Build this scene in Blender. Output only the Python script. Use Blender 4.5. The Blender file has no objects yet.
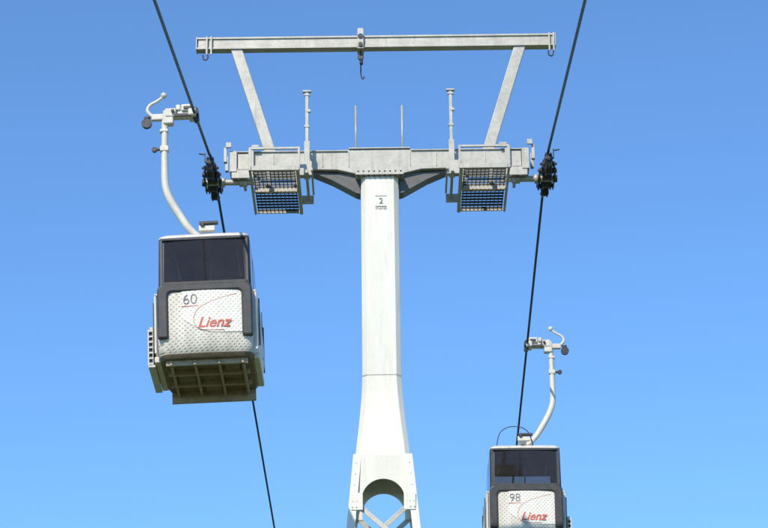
import bpy, bmesh, math, random
from mathutils import Vector, Matrix
random.seed(4)
R = math.radians
scene = bpy.context.scene
COL = scene.collection

# ------------------------------------------------------------ materials
def newmat(name):
    m = bpy.data.materials.new(name); m.use_nodes = True
    nt = m.node_tree
    return m, nt, nt.nodes['Principled BSDF']

def paint(name, c, c2=None, rough=0.5, metal=0.0, scale=3.0, streak=True, bump=0.08, amount=(0.45, 0.75), dots=0.0, fine=(0.92, 1.04), stain=None):
    m, nt, b = newmat(name)
    N, L = nt.nodes, nt.links
    c2 = c2 or tuple(x * 0.7 for x in c)
    tc = N.new('ShaderNodeTexCoord')
    mp = N.new('ShaderNodeMapping')
    mp.inputs['Scale'].default_value = (1, 1, 0.16) if streak else (1, 1, 1)
    L.new(tc.outputs['Object'], mp.inputs['Vector'])
    n1 = N.new('ShaderNodeTexNoise'); n1.inputs['Scale'].default_value = scale * 2.4
    n1.inputs['Detail'].default_value = 9; n1.inputs['Roughness'].default_value = 0.62
    L.new(mp.outputs[0], n1.inputs['Vector'])
    rp = N.new('ShaderNodeValToRGB')
    rp.color_ramp.elements[0].position = amount[0]; rp.color_ramp.elements[0].color = (*c, 1)
    rp.color_ramp.elements[1].position = amount[1]; rp.color_ramp.elements[1].color = (*c2, 1)
    L.new(n1.outputs['Fac'], rp.inputs['Fac'])
    n2 = N.new('ShaderNodeTexNoise'); n2.inputs['Scale'].default_value = scale * 14
    n2.inputs['Detail'].default_value = 5
    L.new(tc.outputs['Object'], n2.inputs['Vector'])
    mr = N.new('ShaderNodeMapRange'); mr.inputs['From Min'].default_value = 0.3; mr.inputs['From Max'].default_value = 0.7
    mr.inputs['To Min'].default_value = fine[0]; mr.inputs['To Max'].default_value = fine[1]
    L.new(n2.outputs['Fac'], mr.inputs['Value'])
    mx = N.new('ShaderNodeMixRGB'); mx.blend_type = 'MULTIPLY'; mx.inputs['Fac'].default_value = 1
    L.new(rp.outputs[0], mx.inputs[1]); L.new(mr.outputs[0], mx.inputs[2])
    col = mx.outputs[0]
    if stain:
        mp2 = N.new('ShaderNodeMapping'); mp2.inputs['Scale'].default_value = (1, 1, .10)
        L.new(tc.outputs['Object'], mp2.inputs['Vector'])
        n3 = N.new('ShaderNodeTexNoise'); n3.inputs['Scale'].default_value = 11; n3.inputs['Detail'].default_value = 7
        L.new(mp2.outputs[0], n3.inputs['Vector'])
        r3 = N.new('ShaderNodeMapRange'); r3.inputs['From Min'].default_value = .56; r3.inputs['From Max'].default_value = .74
        r3.inputs['To Max'].default_value = stain[3]
        L.new(n3.outputs['Fac'], r3.inputs['Value'])
        ms = N.new('ShaderNodeMixRGB'); L.new(r3.outputs[0], ms.inputs[0]); L.new(col, ms.inputs[1]); ms.inputs[2].default_value = (*stain[:3], 1)
        col = ms.outputs[0]
    bp = N.new('ShaderNodeBump'); bp.inputs['Strength'].default_value = bump; bp.inputs['Distance'].default_value = 0.02
    L.new(n2.outputs['Fac'], bp.inputs['Height'])
    nrm = bp.outputs[0]
    if dots > 0:
        sep = N.new('ShaderNodeSeparateXYZ'); L.new(tc.outputs['Object'], sep.inputs[0])
        def mth(op, a, bb=None):
            k = N.new('ShaderNodeMath'); k.operation = op
            for i, v in enumerate((a, bb)):
                if v is None: continue
                if isinstance(v, (int, float)): k.inputs[i].default_value = v
                else: L.new(v, k.inputs[i])
            return k.outputs[0]
        h = mth('ADD', sep.outputs['X'], sep.outputs['Y'])
        sx = mth('SINE', mth('MULTIPLY', h, 78.0))
        sz = mth('SINE', mth('MULTIPLY', sep.outputs['Z'], 78.0))
        pr = mth('MULTIPLY', sx, sz)
        mr2 = N.new('ShaderNodeMapRange'); mr2.inputs['From Min'].default_value = 0.2; mr2.inputs['From Max'].default_value = 0.8
        L.new(pr, mr2.inputs['Value'])
        b2 = N.new('ShaderNodeBump'); b2.inputs['Strength'].default_value = 0.5; b2.inputs['Distance'].default_value = 0.012; b2.invert = True
        L.new(mr2.outputs[0], b2.inputs['Height']); L.new(nrm, b2.inputs['Normal'])
        nrm = b2.outputs[0]
        m3 = N.new('ShaderNodeMixRGB'); m3.blend_type = 'MULTIPLY'
        L.new(mth('MULTIPLY', mr2.outputs[0], dots), m3.inputs['Fac'])
        L.new(col, m3.inputs[1]); m3.inputs[2].default_value = (0.5, 0.46, 0.40, 1)
        col = m3.outputs[0]
    L.new(col, b.inputs['Base Color']); L.new(nrm, b.inputs['Normal'])
    b.inputs['Roughness'].default_value = rough
    b.inputs['Metallic'].default_value = metal
    return m

M_col = paint('pylon_paint', (0.72, 0.68, 0.59), (0.63, 0.585, 0.50), 0.5, 0, 1.6, True, 0.02, (0.4, 0.85), fine=(.96, 1.02), stain=(.42, .37, .28, .25))
M_galv = paint('galvanised_steel', (0.50, 0.465, 0.395), (0.37, 0.34, 0.28), 0.42, 0.15, 1.4, False, 0.04, (0.35, 0.75), fine=(.88, 1.06), stain=(.25, .21, .15, .45))
M_haunch = paint('haunch_painted_shade', (0.10, 0.095, 0.09), (0.07, 0.07, 0.07), 0.5, 0.1, 2, False)  # near-black base colour paints the shade under the crossarm onto the haunches
M_dark = paint('dark_steel', (0.04, 0.04, 0.043), (0.08, 0.07, 0.06), 0.5, 0.4, 4, False)
M_grate = paint('grating_grey', (0.16, 0.155, 0.15), (0.10, 0.10, 0.10), 0.5, 0.3, 4, False)
M_rub = paint('black_rubber', (0.018, 0.018, 0.02), (0.04, 0.04, 0.04), 0.55, 0, 5, False)
M_cable = paint('steel_rope', (0.03, 0.03, 0.035), (0.05, 0.05, 0.05), 0.55, 0.5, 8, False)
M_white = paint('cabin_white', (0.64, 0.595, 0.51), (0.45, 0.40, 0.32), 0.5, 0, 2.0, True, 0.03, (0.42, 0.85), stain=(.32, .27, .19, .45))
M_dots = paint('dimpled_panel', (0.70, 0.645, 0.55), (0.50, 0.44, 0.35), 0.55, 0, 2.0, True, 0.03, (0.42, 0.8), dots=0.65, stain=(.36, .31, .23, .4))
M_vinyl = paint('panel_vinyl', (0.74, 0.69, 0.61), (0.62, 0.56, 0.48), 0.5, 0, 1.5, True, 0.02, (0.45, 0.9), dots=.12)
M_bump = paint('black_plastic', (0.028, 0.026, 0.025), (0.055, 0.05, 0.045), 0.5, 0, 4, False)
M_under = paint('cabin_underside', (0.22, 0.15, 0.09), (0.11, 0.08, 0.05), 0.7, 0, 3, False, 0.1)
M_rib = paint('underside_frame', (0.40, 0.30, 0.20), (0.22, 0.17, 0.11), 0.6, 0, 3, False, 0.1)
M_ceil = paint('interior_grey', (0.24, 0.215, 0.20), (0.18, 0.165, 0.155), 0.7, 0, 2, False)
M_red = paint('red_vinyl', (0.60, 0.10, 0.05), (0.5, 0.10, 0.06), 0.5, 0, 5, False)
M_pale = paint('pale_red_vinyl', (0.62, 0.25, 0.19), (0.6, 0.27, 0.22), 0.5, 0, 5, False)
M_grey = paint('grey_vinyl', (0.16, 0.14, 0.14), (0.24, 0.22, 0.22), 0.5, 0, 5, False)
M_conc = paint('concrete', (0.38, 0.36, 0.33), (0.25, 0.24, 0.22), 0.85, 0, 2, False, 0.3)
M_grass = paint('grass', (0.05, 0.085, 0.022), (0.11, 0.12, 0.04), 0.9, 0, 0.6, False, 0.6, (0.4, 0.65))

def glassmat():
    m, nt, b = newmat('tinted_acrylic'); N, L = nt.nodes, nt.links
    N.remove(b)
    out = [n for n in N if n.type == 'OUTPUT_MATERIAL'][0]
    tr = N.new('ShaderNodeBsdfTransparent'); tr.inputs[0].default_value = (0.62, 0.57, 0.53, 1)
    df = N.new('ShaderNodeBsdfDiffuse'); df.inputs[0].default_value = (0.075, 0.060, 0.052, 1)
    gl = N.new('ShaderNodeBsdfGlossy'); gl.inputs[0].default_value = (1, 1, 1, 1); gl.inputs['Roughness'].default_value = 0.04
    ns = N.new('ShaderNodeTexNoise'); ns.inputs['Scale'].default_value = 2; ns.inputs['Detail'].default_value = 4
    tc = N.new('ShaderNodeTexCoord'); L.new(tc.outputs['Object'], ns.inputs['Vector'])
    mr = N.new('ShaderNodeMapRange'); mr.inputs['From Min'].default_value = .3; mr.inputs['From Max'].default_value = .75
    mr.inputs['To Min'].default_value = 0.22; mr.inputs['To Max'].default_value = 0.38
    L.new(ns.outputs['Fac'], mr.inputs['Value'])
    m1 = N.new('ShaderNodeMixShader'); L.new(mr.outputs[0], m1.inputs[0])
    L.new(tr.outputs[0], m1.inputs[1]); L.new(df.outputs[0], m1.inputs[2])
    fr = N.new('ShaderNodeFresnel'); fr.inputs['IOR'].default_value = 1.45
    m2 = N.new('ShaderNodeMixShader'); L.new(fr.outputs[0], m2.inputs[0])
    L.new(m1.outputs[0], m2.inputs[1]); L.new(gl.outputs[0], m2.inputs[2])
    L.new(m2.outputs[0], out.inputs['Surface'])
    return m
M_glass = glassmat()

# ------------------------------------------------------------ helpers
def empty(name, loc=(0, 0, 0), rot=(0, 0, 0), parent=None):
    o = bpy.data.objects.new(name, None); COL.objects.link(o)
    o.location = loc; o.rotation_euler = rot; o.empty_display_size = 0.3
    if parent: o.parent = parent
    return o

def finish(name, bm, mats, parent, smooth=False, bevel=0.0):
    me = bpy.data.meshes.new(name)
    bmesh.ops.recalc_face_normals(bm, faces=bm.faces)
    bm.to_mesh(me); bm.free()
    if not isinstance(mats, (list, tuple)): mats = [mats]
    for mm in mats: me.materials.append(mm)
    o = bpy.data.objects.new(name, me); COL.objects.link(o)
    if parent: o.parent = parent
    if smooth:
        for p in me.polygons: p.use_smooth = True
    if bevel > 0:
        md = o.modifiers.new('bev', 'BEVEL'); md.width = bevel; md.segments = 2; md.limit_method = 'ANGLE'; md.angle_limit = R(40)
    return o

def add_box(bm, c, s, rot=None):
    mt = Matrix.Translation(c)
    if rot is not None: mt = mt @ rot
    bmesh.ops.create_cube(bm, size=1, matrix=mt @ Matrix.Diagonal((s[0], s[1], s[2], 1)))

def boxes(name, lst, mat, parent, bevel=0.006):
    bm = bmesh.new()
    for it in lst: add_box(bm, Vector(it[0]), it[1], it[2] if len(it) > 2 else None)
    return finish(name, bm, mat, parent, bevel=bevel)

def box(name, c, s, mat, parent, bevel=0.008, rot=None):
    return boxes(name, [(c, s, rot)], mat, parent, bevel)

def add_cyl(bm, p0, p1, r, seg=16, r2=None):
    p0, p1 = Vector(p0), Vector(p1); d = p1 - p0
    q = d.to_track_quat('Z', 'Y').to_matrix().to_4x4()
    bmesh.ops.create_cone(bm, cap_ends=True, segments=seg, radius1=r, radius2=r if r2 is None else r2, depth=d.length,
                          matrix=Matrix.Translation((p0 + p1) / 2) @ q)

def cyls(name, lst, mat, parent, seg=16, bevel=0.0):
    bm = bmesh.new()
    for it in lst: add_cyl(bm, *it, seg=seg)
    o = finish(name, bm, mat, parent, bevel=bevel)
    for p in o.data.polygons: p.use_smooth = len(p.vertices) == 4
    return o

def tube(name, pts, r, mat, parent, radii=None, res=6, smooth=True):
    cu = bpy.data.curves.new(name, 'CURVE'); cu.dimensions = '3D'; cu.bevel_depth = r; cu.bevel_resolution = res
    cu.use_fill_caps = True
    sp = cu.splines.new('NURBS' if smooth else 'POLY'); sp.points.add(len(pts) - 1)
    for i, p in enumerate(pts):
        sp.points[i].co = (*p, 1)
        if radii: sp.points[i].radius = radii[i]
    if smooth: sp.use_endpoint_u = True; sp.order_u = 3
    cu.materials.append(mat)
    o = bpy.data.objects.new(name, cu); COL.objects.link(o); o.parent = parent
    return o

def beam(name, p0, p1, w, d, mat, parent, bevel=0.01):
    p0, p1 = Vector(p0), Vector(p1); v = p1 - p0
    ang = math.atan2(v.x, v.z)
    rot = Matrix.Rotation(ang, 4, 'Y')
    return box(name, (p0 + p1) / 2, (w, d, v.length), mat, parent, bevel, rot)

def text(name, body, size, loc, mat, parent, shear=0.0, offset=0.0, ext=0.0015):
    cu = bpy.data.curves.new(name, 'FONT'); cu.body = body; cu.size = size; cu.shear = shear
    cu.align_x = 'CENTER'; cu.align_y = 'CENTER'; cu.extrude = ext; cu.offset = offset
    cu.materials.append(mat)
    o = bpy.data.objects.new(name, cu); COL.objects.link(o); o.parent = parent
    o.location = loc; o.rotation_euler = (R(90), 0, 0)
    return o

# ------------------------------------------------------------ ground
def gz(x, y):
    t = min(max((y + 5) / 48.0, 0), 1); s = t * t * (3 - 2 * t)
    h = 4.0 * s
    if y > 48: h -= (y - 48) * 0.03
    if y < -5: h += (y + 5) * 0.04
    r = math.hypot(x, y)
    h += 0.25 * math.sin(x * 0.09 + 1.3) * math.sin(y * 0.07) * min(r / 40, 1)
    return h
bm = bmesh.new()
axis = sorted(set([round(math.copysign(abs(t) ** 2.2, t) * 1500, 3) for t in [i / 44 for i in range(-44, 45)]]))
grid = [[bm.verts.new((x, y, gz(x, y))) for x in axis] for y in axis]
for j in range(len(axis) - 1):
    for i in range(len(axis) - 1):
        bm.faces.new((grid[j][i], grid[j][i + 1], grid[j + 1][i + 1], grid[j + 1][i]))
finish('ground', bm, M_grass, None, smooth=True)

# ------------------------------------------------------------ pylon
TY, TX = 43.4, -0.06
py = empty('cable_car_pylon', (TX, TY, 0))
G = 3.0
ZB = 19.42

def chamfer_ring(bm, z, hw, hd, c):
    pts = [(-hw + c, -hd), (hw - c, -hd), (hw, -hd + c), (hw, hd - c), (hw - c, hd), (-hw + c, hd), (-hw, hd - c), (-hw, -hd + c)]
    return [bm.verts.new((x, y, z)) for x, y in pts]
bm = bmesh.new()
secs = [(19.06, .335, .30), (15.6, .34, .31), (15.30, .342, .315), (15.0, .355, .33), (14.7, .38, .36), (14.4, .41, .40), (14.15, .44, .43), (13.98, .458, .455), (13.78, .475, .472)]
rings = [chamfer_ring(bm, z, a, b, .085) for z, a, b in secs]
for r0, r1 in zip(rings, rings[1:]):
    for i in range(8):
        bm.faces.new((r0[i], r0[(i + 1) % 8], r1[(i + 1) % 8], r1[i]))
bm.faces.new(rings[0])
finish('column', bm, M_col, py, bevel=0.006)
bm = bmesh.new()
for z, a, b in [(15.34, .345, .317)]:
    r0 = chamfer_ring(bm, z - .006, a + .003, b + .003, .085); r1 = chamfer_ring(bm, z + .006, a + .003, b + .003, .085)
    for i in range(8): bm.faces.new((r0[i], r0[(i + 1) % 8], r1[(i + 1) % 8], r1[i]))
finish('weld_seam', bm, M_galv, py)
def hw_at(z): return .470 + (13.86 - z) * .092
def arch_plate(name, rotz):
    bm = bmesh.new()
    z0, z1 = 12.95, 13.84
    zc, rr = 13.05, .37
    n = 20
    outer = []; inner = []
    for i in range(n + 1):
        a = math.pi * i / n
        inner.append((rr * math.cos(a), zc + rr * math.sin(a)))
        dx, dz = math.cos(a), math.sin(a)
        t = 10
        if dz > 1e-6: t = min(t, (z1 - zc) / dz)
        if abs(dx) > 1e-6: t = min(t, (hw_at(zc + .3) - .02) / abs(dx))
        x, z = dx * t, zc + dz * t
        outer.append((x, z))
    inner = [(rr, z0)] + inner + [(-rr, z0)]
    outer = [(hw_at(z0) - .02, z0)] + outer + [(-hw_at(z0) + .02, z0)]
    vi = [bm.verts.new((x, 0, z)) for x, z in inner]; vo = [bm.verts.new((x, 0, z)) for x, z in outer]
    for i in range(len(vi) - 1): bm.faces.new((vi[i], vi[i + 1], vo[i + 1], vo[i]))
    o = finish(name, bm, M_col, py)
    md = o.modifiers.new('s', 'SOLIDIFY'); md.thickness = .03; md.offset = 0
    v = Matrix.Rotation(rotz, 4, 'Z') @ Vector((0, -.492, 0))
    o.location = v; o.rotation_euler = (0, 0, rotz)
for k in range(4): arch_plate('arch_plate_%d' % k, k * math.pi / 2)
gzt = gz(0, TY)
bm = bmesh.new()
def leg_seg(bm, sx, sy, z1, z0):
    w, t = .14, .022
    for (ax) in (0, 1):
        vs = []
        for z in (z1, z0):
            h = hw_at(z) + .035
            if ax == 0:
                q = [(sx * h, sy * h), (sx * (h - w), sy * h), (sx * (h - w), sy * (h - t)), (sx * h, sy * (h - t))]
            else:
                q = [(sx * h, sy * (h - t - .001)), (sx * h, sy * (h - w)), (sx * (h - t), sy * (h - w)), (sx * (h - t), sy * (h - t - .001))]
            vs.append([bm.verts.new((x, y, z)) for x, y in q])
        for i in range(4): bm.faces.new((vs[0][i], vs[0][(i + 1) % 4], vs[1][(i + 1) % 4], vs[1][i]))
        bm.faces.new(vs[0]); bm.faces.new(vs[1])
for sx in (-1, 1):
    for sy in (-1, 1): leg_seg(bm, sx, sy, 13.86, gzt - .2)
finish('corner_legs', bm, M_col, py, bevel=.004)
bm = bmesh.new()
z = 13.02
lv = [z]
while z > gzt + .6:
    z -= 1.0 + (13.0 - z) * .07; lv.append(z)
for k in range(4):
    rm = Matrix.Rotation(k * math.pi / 2, 4, 'Z')
    for j in range(len(lv) - 1):
        for s in (-1, 1):
            a, b_ = hw_at(lv[j]), hw_at(lv[j + 1])
            p0 = rm @ Vector((s * (a - .05), -a + .04 + s * .014, lv[j])); p1 = rm @ Vector((-s * (b_ - .05), -b_ + .04 + s * .014, lv[j + 1]))
            d = p1 - p0
            zax = d.normalized(); nrm = rm @ Vector((0, -1, 0)); xax = nrm.cross(zax).normalized(); yax = zax.cross(xax)
            rr_ = Matrix((xax, yax, zax)).transposed().to_4x4()
            add_box(bm, (p0 + p1) / 2, (.085, .02, d.length), rr_)
        a = hw_at(lv[j + 1])
        c = rm @ Vector((0, -a + .02, lv[j + 1]))
        add_box(bm, c, (2 * a - .1, .05, .07), rm)
finish('lattice_bracing', bm, M_galv, py, bevel=.003)
boxes('gusset_plate', [((s * (hw_at(13.0) - .1), -hw_at(13.0) - .056, 13.0), (.2, .02, .3)) for s in (-1, 1)], M_col, py, .004)
bm = bmesh.new()
for s in (-1, 1):
    for zz in (12.9, 13.0, 13.1, 13.3, 13.5, 13.7):
        for xo in ((.05, .12) if zz < 13.2 else (.05,)):
            h = hw_at(zz)
            yy = -h - (.07 if zz < 13.2 else .04)
            add_cyl(bm, (s * (h + .02 - xo), yy, zz), (s * (h + .02 - xo), yy + .02, zz), .012, 6)
finish('leg_bolts', bm, M_galv, py)
h = hw_at(gzt)
boxes('concrete_footing', [((sx * h, sy * h, gzt - .1), (.8, .8, .9)) for sx in (-1, 1) for sy in (-1, 1)], M_conc, py, .03)
box('head_flange', (0, 0, 19.09), (.86, .74, .05), M_galv, py, .005)
bm = bmesh.new()
for i in range(9):
    x = -.38 + i * .095
    add_cyl(bm, (x, -.335, 19.04), (x, -.335, 19.15), .018, 6)
finish('flange_bolts', bm, M_dark, py)
def prism(name, prof, y0, y1, mat, bevel=.012):
    bm = bmesh.new()
    a = [bm.verts.new((x, y0, z)) for x, z in prof]; b_ = [bm.verts.new((x, y1, z)) for x, z in prof]
    bm.faces.new(a); bm.faces.new(b_)
    n = len(prof)
    for i in range(n): bm.faces.new((a[i], a[(i + 1) % n], b_[(i + 1) % n], b_[i]))
    return finish(name, bm, mat, py, bevel=bevel)
top, bot = ZB + .15, ZB - .15
prism('crossarm', [(-2.55, bot), (-.75, bot - .04), (-.42, ZB - .27), (.42, ZB - .27), (.75, bot - .04), (2.55, bot), (2.55, top), (.55, top + .05), (-.55, top + .05), (-2.55, top)], -.2, .2, M_galv)
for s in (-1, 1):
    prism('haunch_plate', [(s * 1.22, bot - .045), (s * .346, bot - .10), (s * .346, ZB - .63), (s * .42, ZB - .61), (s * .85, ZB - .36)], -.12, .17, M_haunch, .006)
boxes('girder_stiffener', [((x, -.206, ZB), (.016, .014, .27)) for x in (-1.9, -1.02, -.55, .55, 1.02, 1.9)], M_galv, py, .002)
boxes('girder_top_flange', [((0, 0, top + .066), (1.1, .46, .02)), ((-1.56, 0, top + .02), (1.98, .46, .018)), ((1.56, 0, top + .02), (1.98, .46, .018))], M_galv, py, .003)
boxes('girder_bottom_flange', [((-1.9, 0, bot - .014), (1.3, .46, .018)), ((1.9, 0, bot - .014), (1.3, .46, .018))], M_galv, py, .003)

for s in (-1, 1):
    sd = 'l' if s < 0 else 'r'
    boxes('end_bracket_' + sd, [
        ((s * 2.62, 0, ZB - .02), (.13, .5, .40)),
        ((s * 2.30, -.24, ZB + .02), (.10, .06, .40)),
        ((s * 2.76, -.22, ZB + .10), (.06, .10, .28)),
        ((s * 2.76, .2, ZB + .10), (.06, .10, .28)),
        ((s * 2.45, -.215, ZB - .26), (.40, .04, .16)),
        ((s * 2.70, -.30, ZB + .27), (.10, .05, .10)),
        ((s * 2.22, -.30, ZB + .24), (.14, .05, .05)),
    ], M_galv, py, .008)
    cyls('sheave_axle_' + sd, [((s * 2.15, 0, ZB - .33), (s * 3.12, 0, ZB - .33), .055), ((s * 2.38, 0, ZB - .33), (s * 2.52, 0, ZB - .33), .085),
                               ((s * 2.78, 0, ZB - .33), (s * 2.84, 0, ZB - .33), .09)], M_galv, py, 16, .006)
    boxes('axle_hanger_' + sd, [((s * 2.42, .06, ZB - .24), (.05, .3, .36)), ((s * 2.2, .06, ZB - .24), (.05, .3, .36))], M_galv, py)
    bm = bmesh.new(); bmr = bmesh.new(); bmd = bmesh.new()
    ys = [-.63, -.21, .21, .63]
    for i, y in enumerate(ys):
        zc = 19.40 + (.06 * y - .062 * y * y) - .028 - .19
        wd = .05 if abs(y) < .4 else .035
        add_cyl(bmr, (s * G - wd, y, zc), (s * G + wd, y, zc), .185, 28)
        for e in (-1, 1):
            add_cyl(bm, (s * G + e * wd, y, zc), (s * G + e * (wd + .018), y, zc), .205, 28)
            add_cyl(bm, (s * G + e * (wd + .018), y, zc), (s * G + e * (wd + .08), y, zc), .045, 14)
            add_cyl(bm, (s * G + e * (wd + .08), y, zc), (s * G + e * (wd + .115), y, zc), .025, 8)
            for k in range(6):
                an = k * math.pi / 3
                add_box(bmd, Vector((s * G + e * (wd + .025), y + .10 * math.cos(an), zc + .10 * math.sin(an))), (.012, .15, .035), Matrix.Rotation(an, 4, 'X'))
    for y0 in (-.42, .42):
        zc = 19.40 + .06 * y0 - .062 * y0 * y0 - .25
        for e in (-1, 1):
            add_box(bm, Vector((s * G + e * .105, y0, zc)), (.02, .50, .07), Matrix.Rotation(.06 - .12 * y0, 4, 'X'))
            add_cyl(bm, (s * G + e * .09, y0, zc - .04), (s * G + e * .16, y0, zc - .04), .04, 12)
    for e in (-1, 1):
        add_box(bm, Vector((s * G + e * .135, 0, ZB - .33)), (.022, .90, .08))
        add_cyl(bm, (s * G + e * .12, 0, ZB - .33), (s * G + e * .19, 0, ZB - .33), .07, 14)
    for y in (-.86, .86):
        add_box(bm, Vector((s * G, y, 19.14)), (.15, .025, .04))
        add_box(bm, Vector((s * (G + .08), y, 19.22)), (.018, .04, .18))
        add_cyl(bm, (s * G + .08 * s, y, 19.28), (s * G + .19 * s, y, 19.30), .014, 8)
    finish('sheave_train_' + sd, bm, M_dark, py, bevel=.004)
    finish('sheave_lining_' + sd, bmr, M_rub, py)
    finish('sheave_spokes_' + sd, bmd, M_rub, py)
    X0, X1 = 1.44, 2.28
    zf = 18.93
    b1, b2 = [], []
    for y0, y1, L_ in ((-1.00, -.10, b1), (.06, 1.06, b2)):
        n = 7
        for i in range(n):
            y = y0 + (y1 - y0) * (i + .5) / n
            L_.append(((s * (X0 + X1) / 2, y, zf), (X1 - X0 - .08, .032, .03)))
        for i in range(11):
            x = X0 + .06 + (X1 - X0 - .12) * i / 10
            L_.append(((s * x, (y0 + y1) / 2, zf - .003), (.012, y1 - y0, .03)))
    boxes('near_grating_' + sd, b1, M_grate, py, 0)
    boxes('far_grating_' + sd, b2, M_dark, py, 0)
    fr = [((s * X0, .02, zf), (.06, 2.18, .09)), ((s * X1, .02, zf), (.04, 2.18, .08)),
          ((s * (X0 + X1) / 2, -1.05, zf), (X1 - X0 - .06, .05, .09)), ((s * (X0 + X1) / 2, -.02, zf - .004), (X1 - X0 - .06, .06, .09)),
          ((s * (X0 + X1) / 2, 1.09, zf), (X1 - X0 - .06, .03, .05)),
          ((s * 1.29, .0, zf + .06), (.05, 1.5, .06)), ((s * 1.20, -.1, zf + .12), (.035, 1.2, .05)),
          ((s * 1.31, -.62, zf + .16), (.22, .04, .26)), ((s * 1.31, .62, zf + .05), (.22, .04, .16)),
          ((s * 1.42, -.9, zf + .24), (.04, .05, .44)), ((s * 2.28, -.9, zf + .24), (.04, .05, .44)),
          ((s * 1.85, -.9, zf + .44), (.88, .04, .04)),
          ((s * 1.5, -.21, zf + .17), (.08, .04, .34)), ((s * 2.0, -.21, zf + .17), (.08, .04, .34))]
    boxes('walkway_frame_' + sd, fr, M_galv, py, .005)
    xp = 1.29
    boxes('rail_post_' + sd, [((s * xp, -.50, 19.30), (.10, .06, .72)), ((s * xp, -.50, 20.12), (.055, .05, 1.0)), ((s * xp, -.50, 20.63), (.15, .09, .03)),
                              ((s * xp + .03, -.50, 20.25), (.07, .07, .05)), ((s * xp - .0, -.50, 19.95), (.09, .07, .04)), ((s * xp, -.50, 20.56), (.10, .07, .03)),
                              ((s * xp, -.35, 19.62), (.05, .3, .05))], M_galv, py, .004)
    cyls('safety_rod_' + sd, [((s * .42, .05, 19.5), (s * .42, .05, 20.58), .019)], M_galv, py, 8)
    beam('gantry_leg_' + sd, (s * 1.95, 0, top + .03), (s * 2.60, 0, 21.72), .20, .14, M_galv, py, .01)
    box('gantry_foot_' + sd, (s * 1.93, 0, top + .045), (.34, .30, .03), M_galv, py, .004)
    boxes('gantry_hook_' + sd, [((s * 3.13, -.125, 21.74), (.03, .03, .36)), ((s * 3.13 + .08, -.125, 21.74), (.03, .03, .36))], M_galv, py, .004)
    tube('lifting_eye_' + sd, [(s * 3.20, -.115, 21.56), (s * 3.20, -.115, 21.47), (s * 3.14, -.115, 21.45), (s * 3.10, -.115, 21.50), (s * 3.11, -.115, 21.56)], .014, M_dark, py)
boxes('gantry_beam', [((-.04, 0, 21.90), (6.54, .20, .035)), ((-.04, 0, 21.70), (6.54, .20, .035)), ((-.04, 0, 21.80), (6.50, .15, .17))], M_galv, py, .004)
boxes('gantry_end_plate', [((-3.32, 0, 21.80), (.02, .22, .25)), ((3.24, 0, 21.80), (.02, .22, .25))], M_galv, py, .003)
XH = -.32
boxes('trolley', [((XH, -.13, 21.85), (.11, .05, .34)), ((XH, .13, 21.85), (.11, .05, .34)), ((XH, 0, 22.04), (.09, .26, .03)), ((XH, 0, 21.66), (.12, .28, .03))], M_galv, py, .004)
cyls('trolley_wheel', [((XH, -.17, 21.88), (XH, -.155, 21.88), .05), ((XH, -.17, 21.72), (XH, -.155, 21.72), .04)], M_dark, py)
cyls('hoist_block', [((XH, -.03, 21.53), (XH, .03, 21.53), .06), ((XH, 0, 21.65), (XH, 0, 21.2), .012), ((XH + .01, 0, 21.46), (XH + .01, 0, 21.38), .03)], M_dark, py, 12)
tube('hoist_hook', [(XH, 0, 21.22), (XH + .005, 0, 21.12), (XH + .05, 0, 21.08), (XH + .06, 0, 21.14)], .012, M_dark, py)
text('pylon_number', '2', .15, (.02, -.312, 18.58), M_grey, py)
boxes('number_plate', [((.02, -.308, 18.48), (.20, .006, .008)), ((.02, -.308, 18.68), (.20, .006, .004))], M_grey, py, 0)
text('plate_text', 'STUETZE', .05, (.02, -.314, 18.44), M_grey, py)

def cable_pts(s):
    x0 = TX + s * G
    pts = []
    for i in range(0, 60):
        y = TY - .95 - (59 - i) / 59 * 120
        pts.append((x0 + .0078 * (y - TY), y, 19.40 + .178 * (y - TY) + .04))
    for y in (-.69, -.23, .23, .69):
        pts.append((x0, TY + y, 19.40 + .06 * y - .062 * y * y))
    for i in range(0, 60):
        d = .95 + i / 59 * 160
        pts.append((x0 + .0078 * d, TY + d, 19.40 - .058 * d + .02))
    return pts
for s in (-1, 1):
    tube('haul_cable', cable_pts(s), .0245, M_cable, None, smooth=False, res=4)

# ------------------------------------------------------------ cabin
def plan(a, b, r, bulge, fb, ns=12, nc=5):
    P = []; T = []
    def side(f, tag):
        for i in range(ns):
            P.append(f(i / ns)); T.append((tag, i))
    def corner(cx, cy, a0, tag):
        for i in range(nc):
            an = a0 + math.pi / 2 * i / nc
            P.append((cx + r * math.cos(an), cy + r * math.sin(an))); T.append((tag, i))
    hx, hy = a - r, b - r
    side(lambda t: (-hx + 2 * hx * t, -b - fb * (1 - (2 * t - 1) ** 2)), 'F')
    corner(hx, -hy, -math.pi / 2, 'C')
    side(lambda t: (a + bulge * (1 - abs(2 * t - 1) ** 5), -hy + 2 * hy * t), 'R')
    corner(hx, hy, 0, 'C')
    side(lambda t: (hx - 2 * hx * t, b + fb * (1 - (2 * t - 1) ** 2)), 'B')
    corner(-hx, hy, math.pi / 2, 'C')
    side(lambda t: (-a - bulge * (1 - abs(2 * t - 1) ** 5), hy - 2 * hy * t), 'L')
    corner(-hx, -hy, math.pi, 'C')
    return P, T

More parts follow.
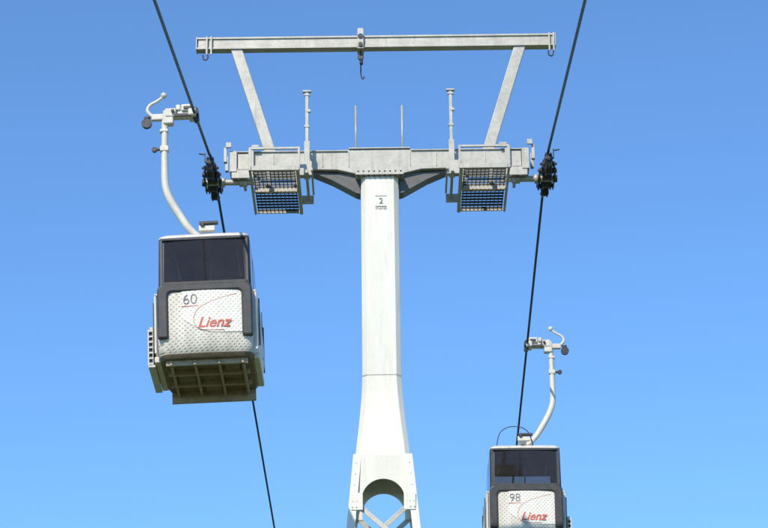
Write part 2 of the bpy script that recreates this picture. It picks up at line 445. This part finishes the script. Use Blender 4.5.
def cabin(number, s, loc, swing, hoop=False):
    top_e = empty('gondola_cabin', loc, (0, swing, 0))
    root = empty('cabin_body', (-s * .15, 0, 0), parent=top_e)
    Z0 = -2.49
    prof = [
        (0.045, .47, .70, .10, 0, 0),
        (0.02, .66, .93, .10, 0, .01),
        (-.020, .715, .985, .09, 0, .02),
        (-.050, .715, .99, .09, 0, .02),
        (-.10, .717, .995, .09, 0, .02),
        (-.86, .728, 1.045, .09, .0, .03),
        (-.93, .73, 1.05, .09, .0, .03),
        (-.96, .73, 1.05, .09, .08, .03),
        (-1.20, .732, 1.05, .10, .10, .035),
        (-1.55, .745, 1.05, .12, .105, .04),
        (-1.74, .752, 1.045, .15, .10, .04),
        (-1.88, .75, 1.02, .16, .08, .035),
        (-1.98, .735, .985, .16, .05, .02),
        (-2.04, .69, .93, .15, .02, .01),
    ]
    mats = [M_white, M_bump, M_glass, M_dots, M_under]
    bm = bmesh.new()
    rings = []
    for z, a, b, r, bu, fb in prof:
        P, T = plan(a, b, r, bu, fb)
        rings.append([bm.verts.new((x, y, Z0 + z)) for x, y in P])
    n = len(T)
    for j in range(len(prof) - 1):
        for i in range(n):
            f = bm.faces.new((rings[j][i], rings[j][(i + 1) % n], rings[j + 1][(i + 1) % n], rings[j + 1][i]))
            tag, k = T[i]
            m = 0
            if j in (3, 5): m = 1
            if j == 4:
                if tag in 'FB': m = 2
                elif tag == 'C': m = 1
                else: m = 1 if k in (0, 5, 6, 11) else 2
            if j >= 7 and tag in 'FBC': m = 3
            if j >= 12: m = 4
            f.material_index = m
            f.smooth = True
    f = bm.faces.new(rings[0]); f.material_index = 0
    f = bm.faces.new(rings[-1]); f.material_index = 4
    o = finish('body_shell', bm, mats, root)
    md = o.modifiers.new('e', 'EDGE_SPLIT'); md.split_angle = R(38)
    boxes('ceiling', [((0, 0, Z0 - .045), (1.34, 1.86, .02))], M_ceil, root, 0)
    boxes('floor', [((0, 0, Z0 - 1.92), (1.30, 1.80, .04))], M_ceil, root, 0)
    boxes('bench', [((0, e * .72, Z0 - 1.45), (1.2, .42, .08)) for e in (-1, 1)] + [((0, e * .93, Z0 - 1.20), (1.2, .08, .5)) for e in (-1, 1)], M_ceil, root, .02)
    cyls('grab_pole', [((0.04, 0, Z0 - .05), (0.04, 0, Z0 - 1.9), .018)] + [((-.5, -.6, Z0 - .16), (-.5, .6, Z0 - .16), .015), ((.5, -.6, Z0 - .16), (.5, .6, Z0 - .16), .015)], M_galv, root, 10)
    boxes('ceiling_vent', [((-.2, -.1, Z0 - .07), (.5, .3, .03)), ((.35, .2, Z0 - .07), (.3, .5, .03))], M_bump, root, .005)
    for e in (-1, 1):
        fr = []
        for sx in (-1, 1):
            fr.append(((sx * .675, e * 1.016, Z0 - .48), (.05, .03, .80), Matrix.Rotation(e * math.atan2(.05, .76), 4, 'X')))
        fr.append(((0, e * 1.02, Z0 - .085), (1.32, .02, .04)))
        fr.append(((0, e * 1.068, Z0 - .845), (1.34, .03, .05)))
        boxes('window_frame_' + ('front' if e < 0 else 'rear'), fr, M_bump, root, .008)
        bm = bmesh.new()
        def upath(hw, zt, zb, rad, n=7):
            q = [(-hw, zb)]
            for i in range(n + 1):
                an = math.pi - math.pi / 2 * i / n
                q.append((-hw + rad + rad * math.cos(an), zt - rad + rad * math.sin(an)))
            for i in range(n + 1):
                an = math.pi / 2 - math.pi / 2 * i / n
                q.append((hw - rad + rad * math.cos(an), zt - rad + rad * math.sin(an)))
            q.append((hw, zb)); return q
        A = upath(.745, -.86, -1.75, .11); B = upath(.575, -.985, -1.75, .07)
        va = [bm.verts.new((x, e * 1.10, Z0 + z)) for x, z in A]; vb = [bm.verts.new((x, e * 1.10, Z0 + z)) for x, z in B]
        for i in range(len(A) - 1): bm.faces.new((va[i], va[i + 1], vb[i + 1], vb[i]))
        geo = bmesh.ops.extrude_face_region(bm, geom=bm.faces[:])
        vs = [g for g in geo['geom'] if isinstance(g, bmesh.types.BMVert)]
        bmesh.ops.translate(bm, verts=vs, vec=(0, -e * .12, 0))
        finish('bumper_' + ('front' if e < 0 else 'rear'), bm, M_bump, root, bevel=.03)
    bm = bmesh.new(); cols = []
    yb = lambda x, fb: -1.05 - fb * (1 - (x / .64) ** 2) - .006
    NX = 20
    for i in range(NX + 1):
        t = i / NX
        cut = (1 - min(t / .55, 1)) ** 1.6 * .40
        x = -.36 + .955 * t
        cols.append([bm.verts.new((x, yb(x, .035), Z0 - .975)), bm.verts.new((x, yb(x, .036), Z0 - 1.20)),
                     bm.verts.new((x, yb(x, .038), Z0 - 1.42)), bm.verts.new((x, yb(x, .04), Z0 - 1.68 + cut * .6))])
    for a_, b_ in zip(cols, cols[1:]):
        for k in range(3): bm.faces.new((a_[k], b_[k], b_[k + 1], a_[k + 1]))
    finish('logo_decal', bm, M_vinyl, root, smooth=True)
    rib = []
    for x in (-.56, -.19, .19, .56): rib.append(((x, 0, Z0 - 2.085), (.04, 1.74, .08)))
    for y in (-.82, -.3, .28): rib.append(((0, y, Z0 - 2.08), (1.28, .045, .09)))
    rib.append(((0, .88, Z0 - 2.12), (1.36, .07, .19)))
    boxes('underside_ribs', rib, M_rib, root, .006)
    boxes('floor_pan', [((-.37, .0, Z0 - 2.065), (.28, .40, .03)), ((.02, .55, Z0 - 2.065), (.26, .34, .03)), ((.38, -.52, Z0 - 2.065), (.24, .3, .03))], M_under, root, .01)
    for e in (-1, 1):
        boxes('door_sill', [((e * .775, 0, Z0 - 1.98), (.10, 1.5, .10)), ((e * .755, 0, Z0 - .955), (.10, 1.80, .04))], M_white, root, .015)
        boxes('door_seam', [((e * .842, 0, Z0 - 1.42), (.012, .03, .80)), ((e * .832, -.72, Z0 - 1.42), (.02, .02, .78)), ((e * .832, .72, Z0 - 1.42), (.02, .02, .78))], M_bump, root, .003)
        boxes('door_edge_frame', [((e * .79, -.90, Z0 - 1.46), (.035, .05, .95)), ((e * .79, .90, Z0 - 1.46), (.035, .05, .95))], M_white, root, .01)
    e = s
    rk = [((e * .875, 0, Z0 - 1.44), (.05, 1.36, .05)), ((e * .875, 0, Z0 - 2.06), (.11, 1.36, .04)), ((e * .855, 0, Z0 - 1.75), (.012, 1.36, .6)),
          ((e * .895, .66, Z0 - 1.75), (.07, .03, .60))]
    boxes('ski_rack_tray', rk, M_white, root, .006)
    lad = [((e * .925, -.67, Z0 - 1.75), (.02, .03, .60))]
    for i in range(7): lad.append(((e * .882, -.67, Z0 - 1.48 - i * .09), (.07, .03, .028)))
    boxes('ski_rack_ladder', lad, M_white, root, .003)
    dk = [((e * .885, -.645, Z0 - 1.75), (.06, .012, .58))]
    for i in range(1, 8):
        y = -.64 + i * .16
        dk.append(((e * .89, y, Z0 - 1.76), (.06, .04, .55)))
    dk.append(((e * .885, 0, Z0 - 1.62), (.08, 1.26, .03)))
    dk.append(((e * .885, 0, Z0 - 1.90), (.08, 1.26, .03)))
    boxes('ski_rack_dividers', dk, M_bump, root, .004)
    d = s
    H = [(.50, -.08), (.512, -.5), (.52, -1.0), (.515, -1.28), (.44, -1.50), (.30, -1.76), (.14, -2.02), (-.02, -2.18), (-.13, -2.24), (-.15, -2.32)]
    tube('hanger_arm', [(d * a, 0, z) for a, z in H], .058, M_white, top_e, radii=[.95, .95, 1, 1.05, 1.1, 1.1, 1.05, 1, 1, 1])
    boxes('roof_frame', [((0, 0, Z0 + .25), (.16, .5, .10)), ((0, -.22, Z0 + .13), (.10, .06, .24)), ((0, .22, Z0 + .13), (.10, .06, .24)),
                         ((0.0, 0, Z0 + .06), (.5, .9, .05)), ((.02, -.32, Z0 + .34), (.26, .10, .10))], M_white, root, .012)
    boxes('roof_damper', [((.05, -.36, Z0 + .42), (.30, .08, .05)), ((-.05, -.36, Z0 + .40), (.06, .09, .08))], M_dark, root, .01)
    boxes('grip_body', [((d * .26, 0, .02), (.46, .20, .15)), ((d * .04, 0, -.01), (.13, .34, .12)), ((d * .44, 0, -.05), (.17, .17, .24)),
                        ((d * .12, -.11, .08), (.20, .06, .12)), ((d * .60, 0, -.03), (.24, .10, .11)), ((d * .27, -.105, .09), (.08, .05, .10))], M_white, top_e, .02)
    boxes('grip_jaw', [((0, 0, .052), (.085, .30, .045)), ((d * -.045, 0, .01), (.03, .28, .10)), ((d * .2, -.12, -.05), (.28, .03, .05)), ((d * .36, -.13, .03), (.05, .03, .05)),
                       ((d * .12, -.145, .07), (.12, .02, .05)), ((d * .30, -.11, .03), (.03, .02, .14))], M_dark, top_e, .006)
    cyls('grip_roller', [((d * .80, -.035, -.13), (d * .80, .035, -.13), .085), ((d * .74, 0, -.03), (d * .84, 0, -.03), .03), ((d * .80, 0, -.03), (d * .80, 0, -.13), .02),
                         ((d * .48, 0, -.60), (d * .68, 0, -.60), .022), ((d * .68, -.03, -.60), (d * .68, .03, -.60), .045), ((-d * .02, -.06, -.09), (-d * .02, .06, -.09), .05)], M_dark, top_e, 18, .004)
    tube('grip_lever', [(d * .68, 0, -.02), (d * .80, 0, .06), (d * .76, 0, .20), (d * .62, 0, .26), (d * .52, 0, .345)], .028, M_white, top_e, radii=[1.2, 1.1, 1, .9, .8])
    bm = bmesh.new(); bmesh.ops.create_uvsphere(bm, u_segments=16, v_segments=10, radius=.052, matrix=Matrix.Translation((d * .51, 0, .365)))
    finish('lever_knob', bm, M_white, top_e, smooth=True)
    boxes('arm_clamp', [((d * .515, 0, -.60), (.14, .13, .09)), ((d * .515, 0, -.28), (.135, .125, .05))], M_white, top_e, .012)
    text('cabin_number', number, .24, (-.23, -1.094, Z0 - 1.13), M_grey, root, 0, -.003)
    boxes('number_underline', [((-.23, -1.090, Z0 - 1.235), (.27, .006, .010))], M_red, root, 0)
    text('resort_lettering', 'Lienz', .24, (.13, -1.099, Z0 - 1.52), M_red, root, .35, .003)
    tube('red_swoosh', [(.50, -1.072, Z0 - 1.05), (.10, -1.092, Z0 - 1.14), (-.19, -1.092, Z0 - 1.34), (-.16, -1.096, Z0 - 1.60), (.02, -1.098, Z0 - 1.65), (.3, -1.094, Z0 - 1.645)], .0055, M_pale, root, res=2)
    if hoop:
        tube('roof_hoop', [(-.55, -.2, Z0 + .0), (-.55, -.2, Z0 + .45), (-.3, -.2, Z0 + .66), (.05, -.2, Z0 + .62), (.2, -.2, Z0 + .40), (.25, -.2, Z0 + .0)], .010, M_dark, root, res=3)
    return top_e

dy = -3.9
cabin('60', -1, (TX - G + .0078 * dy, TY + dy, 19.44 + .178 * dy), R(-2.0))
dy = 9.0
cabin('98', 1, (TX + G + .0078 * dy, TY + dy, 19.42 - .058 * dy), R(.4), hoop=True)

# ------------------------------------------------------------ light & sky
sd = Vector((-.31, -.76, .70)).normalized()
sun = bpy.data.lights.new('sun', 'SUN'); sun.energy = 4.8; sun.angle = R(.5); sun.color = (1, .93, .81)
so = bpy.data.objects.new('sun', sun); COL.objects.link(so)
so.rotation_euler = sd.to_track_quat('Z', 'Y').to_euler()
w = bpy.data.worlds.new('World'); scene.world = w; w.use_nodes = True
nt = w.node_tree
bg = nt.nodes['Background']
sk = nt.nodes.new('ShaderNodeTexSky'); sk.sky_type = 'NISHITA'; sk.sun_disc = False
sk.sun_elevation = math.asin(sd.z); sk.sun_rotation = math.atan2(sd.x, sd.y)
sk.air_density = 1.0; sk.dust_density = 0.0; sk.ozone_density = 3.0; sk.altitude = 3200
mx = nt.nodes.new('ShaderNodeMixRGB'); mx.blend_type = 'MULTIPLY'; mx.inputs[0].default_value = 1
mx.inputs[2].default_value = (1.05, 1.42, 1.62, 1)
nt.links.new(sk.outputs[0], mx.inputs[1])
nt.links.new(mx.outputs[0], bg.inputs[0]); bg.inputs[1].default_value = .15

# ------------------------------------------------------------ camera
cam = bpy.data.cameras.new('camera'); co = bpy.data.objects.new('camera', cam); COL.objects.link(co)
cam.sensor_width = 36; cam.lens = 36 * 2600 / 768; cam.clip_end = 6000; cam.clip_start = .1
co.matrix_world = Matrix.Translation((0, 0, 1.7)) @ Matrix.Rotation(R(110), 4, 'X') @ Matrix.Rotation(R(-.7), 4, 'Z')
scene.camera = co
scene.view_settings.view_transform = 'Standard'; scene.view_settings.look = 'None'; scene.view_settings.exposure = 0
